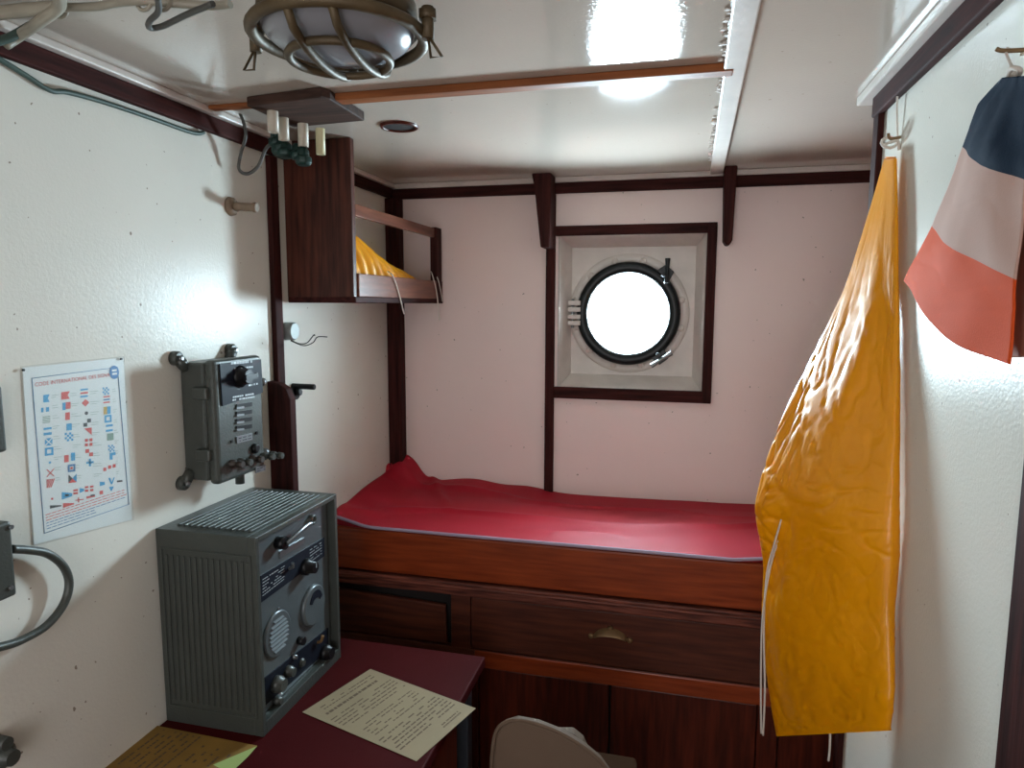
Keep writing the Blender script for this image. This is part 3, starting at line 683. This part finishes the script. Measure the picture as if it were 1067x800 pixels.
def F_(u, v, m, rects, w=30, h=30, tri=None):
    for r in rects:
        mm = r[4] if len(r) > 4 else m
        pts = [(u - w/2 + w*r[0], v - h/2 + h*r[1]), (u - w/2 + w*r[2], v - h/2 + h*r[1]), (u - w/2 + w*r[2], v - h/2 + h*r[3]), (u - w/2 + w*r[0], v - h/2 + h*r[3])]
        pts = [(p_[0], p_[1] - (p_[0] - u)*.12) for p_ in pts]; pq(mm, pts)
def T_(u, v, m, tri, w=30, h=30):
    pq(m, [(u - w/2 + w*a_, v - h/2 + h*c_ - (a_ - .5)*w*.12) for a_, c_ in tri])
chk = [(i/4, j/4, (i+1)/4, (j+1)/4) for i in range(4) for j in range(4) if (i + j) % 2 == 0]
frame_ = [(0, 0, 1, .25), (0, .75, 1, 1), (0, .25, .25, .75), (.75, .25, 1, .75)]
T_(106, 210, 'pb', [(.15, 0), (1, 0), (.75, .5), (1, 1), (.15, 1)]); F_(103, 253, 'pb', [(0, .2, .3, .9), (.6, .2, 1, .9)], 32, 26)
F_(108, 295, 'pg', [(0, k/5, 1, k/5 + .1) for k in range(5)]); F_(113, 340, 'pb', [(0, 0, 1, .28), (0, .66, 1, 1)], 32)
T_(117, 382, 'pb', [(0, .1), (.4, .5), (0, .9)]); T_(117, 382, 'pb', [(1, .1), (.6, .5), (1, .9)]); T_(117, 382, 'pb', [(.1, 0), (.9, 0), (.5, .4)]); T_(117, 382, 'pb', [(.1, 1), (.9, 1), (.5, .6)])
F_(119, 420, 'pb', frame_, 34, 32); T_(122, 464, 'pb', [(.3, .5), (.5, .3), (.7, .5), (.5, .7)])
T_(124, 505, 'pr', [(0, 0), (.15, 0), (1, 1), (.85, 1)], 34); T_(124, 505, 'pr', [(.85, 0), (1, 0), (.15, 1), (0, 1)], 34)
for k in range(5): T_(127, 546, 'pr', [(k*.2, 0), (k*.2 + .12, 0), (max(0, k*.2 - .28), 1), (max(0, k*.2 - .4), 1)], 36, 34)
T_(184, 198, 'pr', [(0, 0), (1, 0), (.75, .5), (1, 1), (0, 1)], 34); F_(188, 240, 'pb', [(0, 0, .4, 1), (.4, 0, 1, .9, 'pr')], 32)
F_(192, 280, 'pr', [(.2, 0, .8, 1)]); F_(200, 321, 'pb', [(.1, .1, .8, 1)]); F_(198, 362, 'pb', chk, 34, 34)
F_(204, 445, 'pr', [(-.2, .1, .3, 1), (.55, -.1, 1, .9, 'pb')], 36, 32); F_(208, 486, 'pt', frame_); F_(208, 486, 'pr', [(.35, .35, .65, .65)])
T_(212, 527, 'pk', [(0, 0), (.5, .5), (0, 1)], 32, 34); T_(212, 527, 'pb', [(1, 0), (.5, .5), (1, 1)], 32, 34); T_(212, 527, 'pr', [(0, 1), (.5, .5), (1, 1)], 32, 34)
F_(258, 188, 'pb', [(0, 0, 1, .2), (0, .4, 1, .6, 'pr'), (0, .8, 1, 1)], 30, 34); T_(263, 227, 'pr', [(0, .5), (.5, 0), (1, .5), (.5, 1)])
T_(267, 268, 'pk', [(.5 + .24*math.cos(k), .5 + .24*math.sin(k)) for k in [2*PI*j/10 for j in range(10)]]); F_(270, 306, 'pk', [(.5, 0, 1, .5), (0, .5, .5, 1)])
T_(273, 342, 'pr', [(0, 0), (1, 0), (1, 1)]); F_(276, 384, 'pr', [(0, 0, .4, .4), (.6, 0, 1, .4), (0, .6, .4, 1), (.6, .6, 1, 1)]); F_(278, 425, 'pr', [(0, 0, .5, .5), (.5, .5, 1, 1)])
F_(281, 464, 'pb', [(.36, 0, .64, 1), (0, .36, 1, .64)])
F_(344, 180, 'pb', chk, 26, 30); F_(347, 214, 'pr', [(0, 0, 1, .2), (0, .4, 1, .6, 'pt'), (0, .8, 1, 1)], 26, 28); F_(349, 257, 'py', [(0, 0, .5, 1), (.5, 0, 1, 1, 'pb')], 28, 30)
F_(353, 290, 'pb', frame_, 28, 30); F_(358, 327, 'pb', [(0, 0, 1, .3), (0, .7, 1, 1)], 28, 28); F_(362, 362, 'pg', [(0, 0, 1, 1)], 26, 28); F_(366, 408, 'pb', chk, 26, 28); F_(371, 438, 'pb', [(0, 0, .5, 1), (.5, 0, 1, .4)], 24, 28)
for u, v in ((340, 492), (359, 483), (377, 478)): F_(u, v, 'pr', [(0, 0, 1, .9)], 12, 15)
T_(190, 594, 'pb', [(0, 0), (1, .3), (1, .7), (0, 1)], 42, 30); b.m('sheet'); T_(190, 594, 'sheet', [(.3, .35), (.7, .4), (.7, .6), (.3, .65)], 42, 30); F_(224, 580, 'pr', [(0, 0, 1, .4), (0, .6, 1, 1)], 18, 20); T_(249, 574, 'pb', [(0, 0), (1, .3), (1, .7), (0, 1)], 18, 20)
F_(278, 568, 'pr', [(0, 0, .4, .35), (.6, 0, 1, .35), (0, .6, .4, 1), (.6, .6, 1, 1)], 34, 22); T_(330, 548, 'pb', [(0, 0), (1, .2), (1, .8), (0, 1)], 20, 18)
T_(367, 537, 'pb', [(0, 0), (.3, 0), (.5, .7), (.8, 0), (1, 0), (.6, 1), (.4, 1)], 26, 26); F_(399, 540, 'pk', [(0, .1, 1, .6)], 22, 14); T_(366, 570, 'pb', [(0, 0), (1, 0), (.5, 1)], 20, 20)
T_(145, 638, 'pk', [(0, .2), (1, .4), (1, .6), (0, .8)], 46, 22); T_(196, 630, 'pr', [(0, .2), (1, .4), (1, .6), (0, 1)], 44, 24); F_(240, 612, 'pr', [(0, .4, 1, .6), (.3, 0, .45, 1)], 34, 20); T_(284, 600, 'pr', [(0, .3), (1, .3), (1, .6), (0, .8)], 34, 20); T_(292, 594, 'pk', [(0, .3), (1, .3), (1, .6), (0, .8)], 18, 16)
F_(326, 583, 'pr', [(0, .1, 1, .9)], 14, 18); F_(131, 608, 'pr', [(.3, .3, .7, .7)], 20, 20)
# fine print
cols = [(128, 160), (203, 245), (280, 318), (370, 386)]
for r in range(9):
    for k, (u0, u1) in enumerate(cols):
        v = 200 + r*41 - (u0 - 100)*.10 + r*0; u_ = r*4.6
        for j in range(2):
            rr_ = random.Random(r*9 + k*3 + j); wd = rr_.uniform(.5, 1)
            pq('pg', [(u0 + u_*.4, v + j*9), (u0 + u_*.4 + (u1 - u0)*wd, v + j*9 - 3), (u0 + u_*.4 + (u1 - u0)*wd, v + j*9 - 1.6), (u0 + u_*.4, v + j*9 + 1.4)])
def lerpq(u, v): return ((bc[0][0]*(1-u) + bc[1][0]*u)*(1-v) + (bc[3][0]*(1-u) + bc[2][0]*u)*v, (bc[0][1]*(1-u) + bc[1][1]*u)*(1-v) + (bc[3][1]*(1-u) + bc[2][1]*u)*v)
for r in range(6):
    v = .885 + r*.018; u = .03; rr_ = random.Random(r)
    while u < (.95 if r < 4 else .6):
        wd = rr_.uniform(.02, .07); pq('pr' if r < 3 else 'pt', [lerpq(u, v), lerpq(u + wd, v), lerpq(u + wd, v + .005), lerpq(u, v + .005)]); u += wd + .012
b.build('printed_sheet', po, fix=False)
b = B('sleeve').prism([Z4(*p_, XL + .0040) for p_ in ((3, 82), (416, 42), (455, 692), (52, 798))], (.0006, 0, 0)); b.build('clear_sleeve', po)
for p_ in ((14, 97), (403, 53)): c = Z4(*p_, XL + .004); B('black').cyl(c, c + Vector((.003, 0, 0)), .0022, seg=8).build('pin', po)

# ================================================================== papers on the desk
def sheet(name, label, corners, mt, z, rows, seed, corner=None):
    q = [AZ(a_, b_, ZD + z) for a_, b_ in corners]
    b = B(mt).prism(q, (0, 0, .0006)); up = Vector((0, 0, .0008))
    tl, tr_, br, bl = q
    def sub4(u0, v0, u1, v1): return [tl.lerp(tr_, u).lerp(bl.lerp(br, u), v) for u, v in ((u0, v0), (u1, v0), (u1, v1), (u0, v1))]
    for k, (u0, v0, u1, v1, n, fi, th) in enumerate(rows): dashes(b, sub4(u0, v0, u1, v1), n, up, 'print', fi, th, .0, seed + k)
    if corner:
        b.m('paperg').quad([p_ + Vector((0, 0, .0009)) for p_ in [AZ(*c_, ZD + z) for c_ in corner]])
    return tag(b.build(name, fix=False), label, 'paper')
# text runs from lower left edge towards the upper right
sheet('printed_page', 'cream printed page overhanging the red desk edge', [(315, 742), (386, 697), (496, 738), (434, 793)], 'paper', .001,
      [(.15, .05, .9, .12, 2, .8, .3), (.1, .14, .85, .18, 1, .95, .6), (.05, .22, .95, .40, 5, .8, .3), (.1, .45, .9, .62, 5, .7, .3), (.05, .65, .95, .86, 6, .85, .35), (.55, .90, .85, .95, 2, .9, .5)], 20)
sheet('chart_page', 'ochre yellowed page with a green corner at the desk front', [(100, 802), (163, 756), (268, 777), (216, 826)], 'paper2', .001,
      [(.1, .08, .95, .5, 7, .75, .3), (.1, .55, .8, .9, 5, .6, .3)], 40, [(222, 797), (268, 777.5), (258, 789), (240, 806)])

# ================================================================== chair
ch = thing('chair', 'beige canvas chair pulled up beside the desk', 'chair', (-.25, 1.3, 0))
yc = 1.33
ol = [(512, 812), (512.5, 790), (516, 765), (524, 754), (538, 750), (560, 754), (585, 764), (608, 778), (625, 792), (640, 812)]
top = [AY(a_, b_, yc) for a_, b_ in ol]
zs = .47
poly = [Vector((top[0].x + .02, yc, zs + .05))] + top + [Vector((top[-1].x - .02, yc, zs + .05))]
b = B('chair'); b.prism(poly, (0, .022, 0)); back = b.build('backrest', ch, bevel=.008, segs=3)
b = B('chair'); b.tube(top, .0045, 8, 4); b.build('piping', ch)
cen = sum(top, Vector()) / len(top)
p2 = [AY(a_, b_, yc + .09) for a_, b_ in ((560, 812), (568, 770), (580, 759), (597, 759), (608, 768), (618, 790), (622, 812))]
b = B('chair'); b.prism([Vector((p_.x, yc + .07, p_.z)) for p_ in p2], (0, .03, 0)); b.build('inner_pad', ch, bevel=.006)
x0, x1 = top[0].x - .02, top[-1].x + .03
b = B('chair').box(x0, x1, yc + .02, yc + .38, zs - .03, zs + .02); b.build('seat', ch, bevel=.012, segs=3)
for x in (x0 + .02, x1 - .02):
    for y in (yc + .04, yc + .35): B('steel').cyl((x, y, 0), (x, y, zs - .02), .011, seg=12).build('leg', ch)
for x in (x0 + .02, x1 - .02): B('steel').tube([(x, yc + .04, zs - .02), (x, yc + .02, zs + .15)], .010, 8).build('back_post', ch)

# ================================================================== hanging yellow flag
def interp(tab, v):
    for a_, b_ in zip(tab, tab[1:]):
        if v <= b_[0]:
            t = (v - a_[0])/(b_[0] - a_[0]); return Vector(a_[1]).lerp(Vector(b_[1]), t)
    return Vector(tab[-1][1])
def smoothtab(tab, v, d=.02):
    return (interp(tab, max(0, v - d)) + interp(tab, v)*2 + interp(tab, min(1, v + d))) / 4
Lp = [(924, 160, 1.50), (908, 215, 1.53), (881, 300, 1.57), (846, 372, 1.60), (818, 430, 1.60), (797, 490, 1.60), (791, 525, 1.60), (798, 560, 1.60), (800, 590, 1.60), (795, 640, 1.60), (799, 690, 1.60), (806, 735, 1.60), (812, 769, 1.60)]
Rp = [(933, 160), (935, 215), (935, 300), (935, 372), (935, 430), (935, 490), (935, 525), (934, 560), (932, 590), (929, 640), (931, 690), (931, 730), (927, 763)]
n_ = len(Lp)
Lt = [(k/(n_-1), AY(*Lp[k])) for k in range(n_)]; Rt = [(k/(n_-1), AX(*Rp[k], .382)) for k in range(n_)]
def hflag(u, v):
    L_, R_ = smoothtab(Lt, v), smoothtab(Rt, v)
    a = 2*PI*u; ax = R_ - L_; c = (L_ + R_)/2
    nrm = Vector((ax.y, -ax.x, 0)).normalized()
    if nrm.y > 0: nrm = -nrm
    th = .006 + .034*sm(v*1.6)*(1 - .5*sm((v - .6)/.4))
    cs, sn = math.cos(a), math.sin(a)
    s_ = .5 + .5*cs                                    # 0 at the left edge, 1 at the right
    k = math.copysign(abs(sn)**.8, sn)
    p = c + ax*.5*math.copysign(abs(cs)**.9, cs) + nrm*th*k
    front = max(0, sn)
    w_ = sm(v*3)
    d = .010*noise.noise(Vector((s_*3.5 + v*1.2, v*4.5, 2)))
    # creases fanning from the hook
    fan = math.sin(s_*13 + 2.5*noise.noise(Vector((s_*2, v*3, 5)))) * .0026*(1 - v*.5)
    r = abs(noise.noise(Vector((s_*4 + v*7, v*14 - s_*5, 9)))); cr = (max(0, .14 - r)/.14)*.0022
    r2 = abs(noise.noise(Vector((s_*9 - v*6, v*13 + s_*8, 19)))); cr2 = (max(0, .12 - r2)/.12)*.0016
    lw = 1 + 3.2*math.exp(-((s_ - .12)/.16)**2)*math.exp(-((v - .42)/.22)**2)
    p = p + nrm*((d*.9 + fan - cr - cr2)*w_*lw)*(.3 + .7*abs(k))
    p.x = min(p.x, .3965)
    return p
b = B('yellow'); b.grid(hflag, 150, 240, True)
yf = b.build('yellow_flag', fix=True); tag(yf, 'long glossy yellow flag hanging from the right partition', 'flag')
b = B('string')
b.tube([AY(820, 518, 1.50), AY(816, 535, 1.50), AY(806, 570, 1.50), AY(799, 600, 1.53), AY(796, 650, 1.55), AY(797, 720, 1.55), AY(795, 766, 1.55)], .0022, 6); b.build('tie_cord', yf); b = B('string')
b.tube([AY(822, 518, 1.50), AY(818, 540, 1.50), AY(803, 590, 1.53), AY(795, 640, 1.53), AY(793, 690, 1.55), AY(793, 764, 1.55)], .0020, 6); b.build('tie_cord', yf); b = B('string')
c = AY(865, 765, 1.50)
b.tube([c + Vector((0, .01, .02)), c, c + Vector((.001, 0, -.035)), c + Vector((0, 0, -.062))], .0022, 6)
b.build('tie_cord', yf)
hc = AX(929, 150, .385)
b = B('string')
b.tube([hc + Vector((-.004 + .014*math.cos(t), .006*math.sin(t), .003 + .011*math.sin(t))) for t in [2*PI*k/12 for k in range(12)]], .0028, 8, 1, True)
b.tube([hc + Vector((.012, 0, -.006)), hc + Vector((.006, .002, .06)), hc + Vector((.004, .002, .13)), hc + Vector((-.003, .004, .22))], .0018, 6)
b.tube([hc + Vector((0, 0, -.008)), hc + Vector((-.014, 0, -.002)), hc + Vector((.008, -.006, .004)), hc + Vector((.013, 0, -.012))], .003, 6)
b.build('hanging_loop', yf)
o = B('bronze').tube([(XR, hc.y, hc.z + .012), (XR - .018, hc.y, hc.z + .010), (XR - .022, hc.y, hc.z + .020)], .003, 8).build('wall_hook'); tag(o, 'small brass hook holding the yellow flag', 'hook')

# ================================================================== tricolour flag
Lq = [(1046, 80), (1034, 92), (1020, 108), (1003, 153), (986, 198), (970, 236), (956, 264), (941, 293)]
Rq = [(1072, 78), (1080, 90), (1078, 110), (1068, 188), (1063, 240), (1058, 292), (1056, 338), (1052, 384)]
vs_ = [0, .05, .12, .36, .51, .66, .83, 1]
La = [(vs_[k], AX(*Lq[k], .368)) for k in range(8)]; Ra = [(vs_[k], AX(*Rq[k], .362)) for k in range(8)]
def tflag(u, v):
    L_, R_ = smoothtab(La, v, .012), smoothtab(Ra, v, .012); p = L_.lerp(R_, u)
    if v > .8: p.z += -.010*math.sin(PI*u)*(v - .8)/.2*1.2 + .006*math.sin(u*7)*(v - .8)/.2
    p.x -= .012*math.sin(PI*u)*sm(v*3) - .0025*math.sin(u*7 + v*2)*sm(v*2)*(1 - .3*v) + .003*noise.noise(Vector((u*4, v*5, 8)))
    r = abs(noise.noise(Vector((u*3 + v*3, v*6, 4)))); p.x += .0004*max(0, .15 - r)/.15
    return p
b = B('navy'); b.grid(tflag, 60, 120, False, lambda u, v: 'navy' if v < .36 else 'pinkw' if v < .66 else 'orange')
tf = b.build('tricolour_flag', solid=.0015); tag(tf, 'navy, white and orange striped flag hanging from a peg at right', 'flag')
b = B('navy')
Lb = [(0, AX(1060, 82, .380)), (.36, AX(1060, 185, .380)), (.66, AX(1053, 285, .380)), (1, AX(1050, 374, .380))]
Rb = [(0, AX(1085, 82, .376)), (.36, AX(1110, 185, .376)), (.66, AX(1115, 285, .376)), (1, AX(1118, 372, .376))]
def tback(u, v):
    p = smoothtab(Lb, v).lerp(smoothtab(Rb, v), u); p.x += .004*math.sin(u*9 + v); return p
b.grid(tback, 40, 60, False, lambda u, v: 'navy' if v < .28 else 'salmon'); b.build('back_fold', tf, solid=.0015)
b = B('string'); t_ = AX(1057, 80, .372); pk = AX(1056, 53, .385)
b.tube([t_ + Vector((0, -.012, .004)), t_ + Vector((-.004, 0, .010)), t_ + Vector((0, .014, .004)), t_ + Vector((.004, 0, .002))], .003, 8, 5, True)
b.tube([t_ + Vector((0, 0, .004)), pk + Vector((-.008, 0, -.002)), pk + Vector((-.006, 0, .004))], .002, 6); b.build('hanging_loop', tf)
b = B('bronze'); b.tube([(XR, pk.y, pk.z), (XR - .026, pk.y, pk.z + .001), (XR - .034, pk.y, pk.z + .004)], .0028, 8); b.box(XR - .003, XR, pk.y - .020, pk.y + .012, pk.z - .003, pk.z + .003)
tag(b.build('wall_peg'), 'small brass peg holding the striped flag', 'hook')
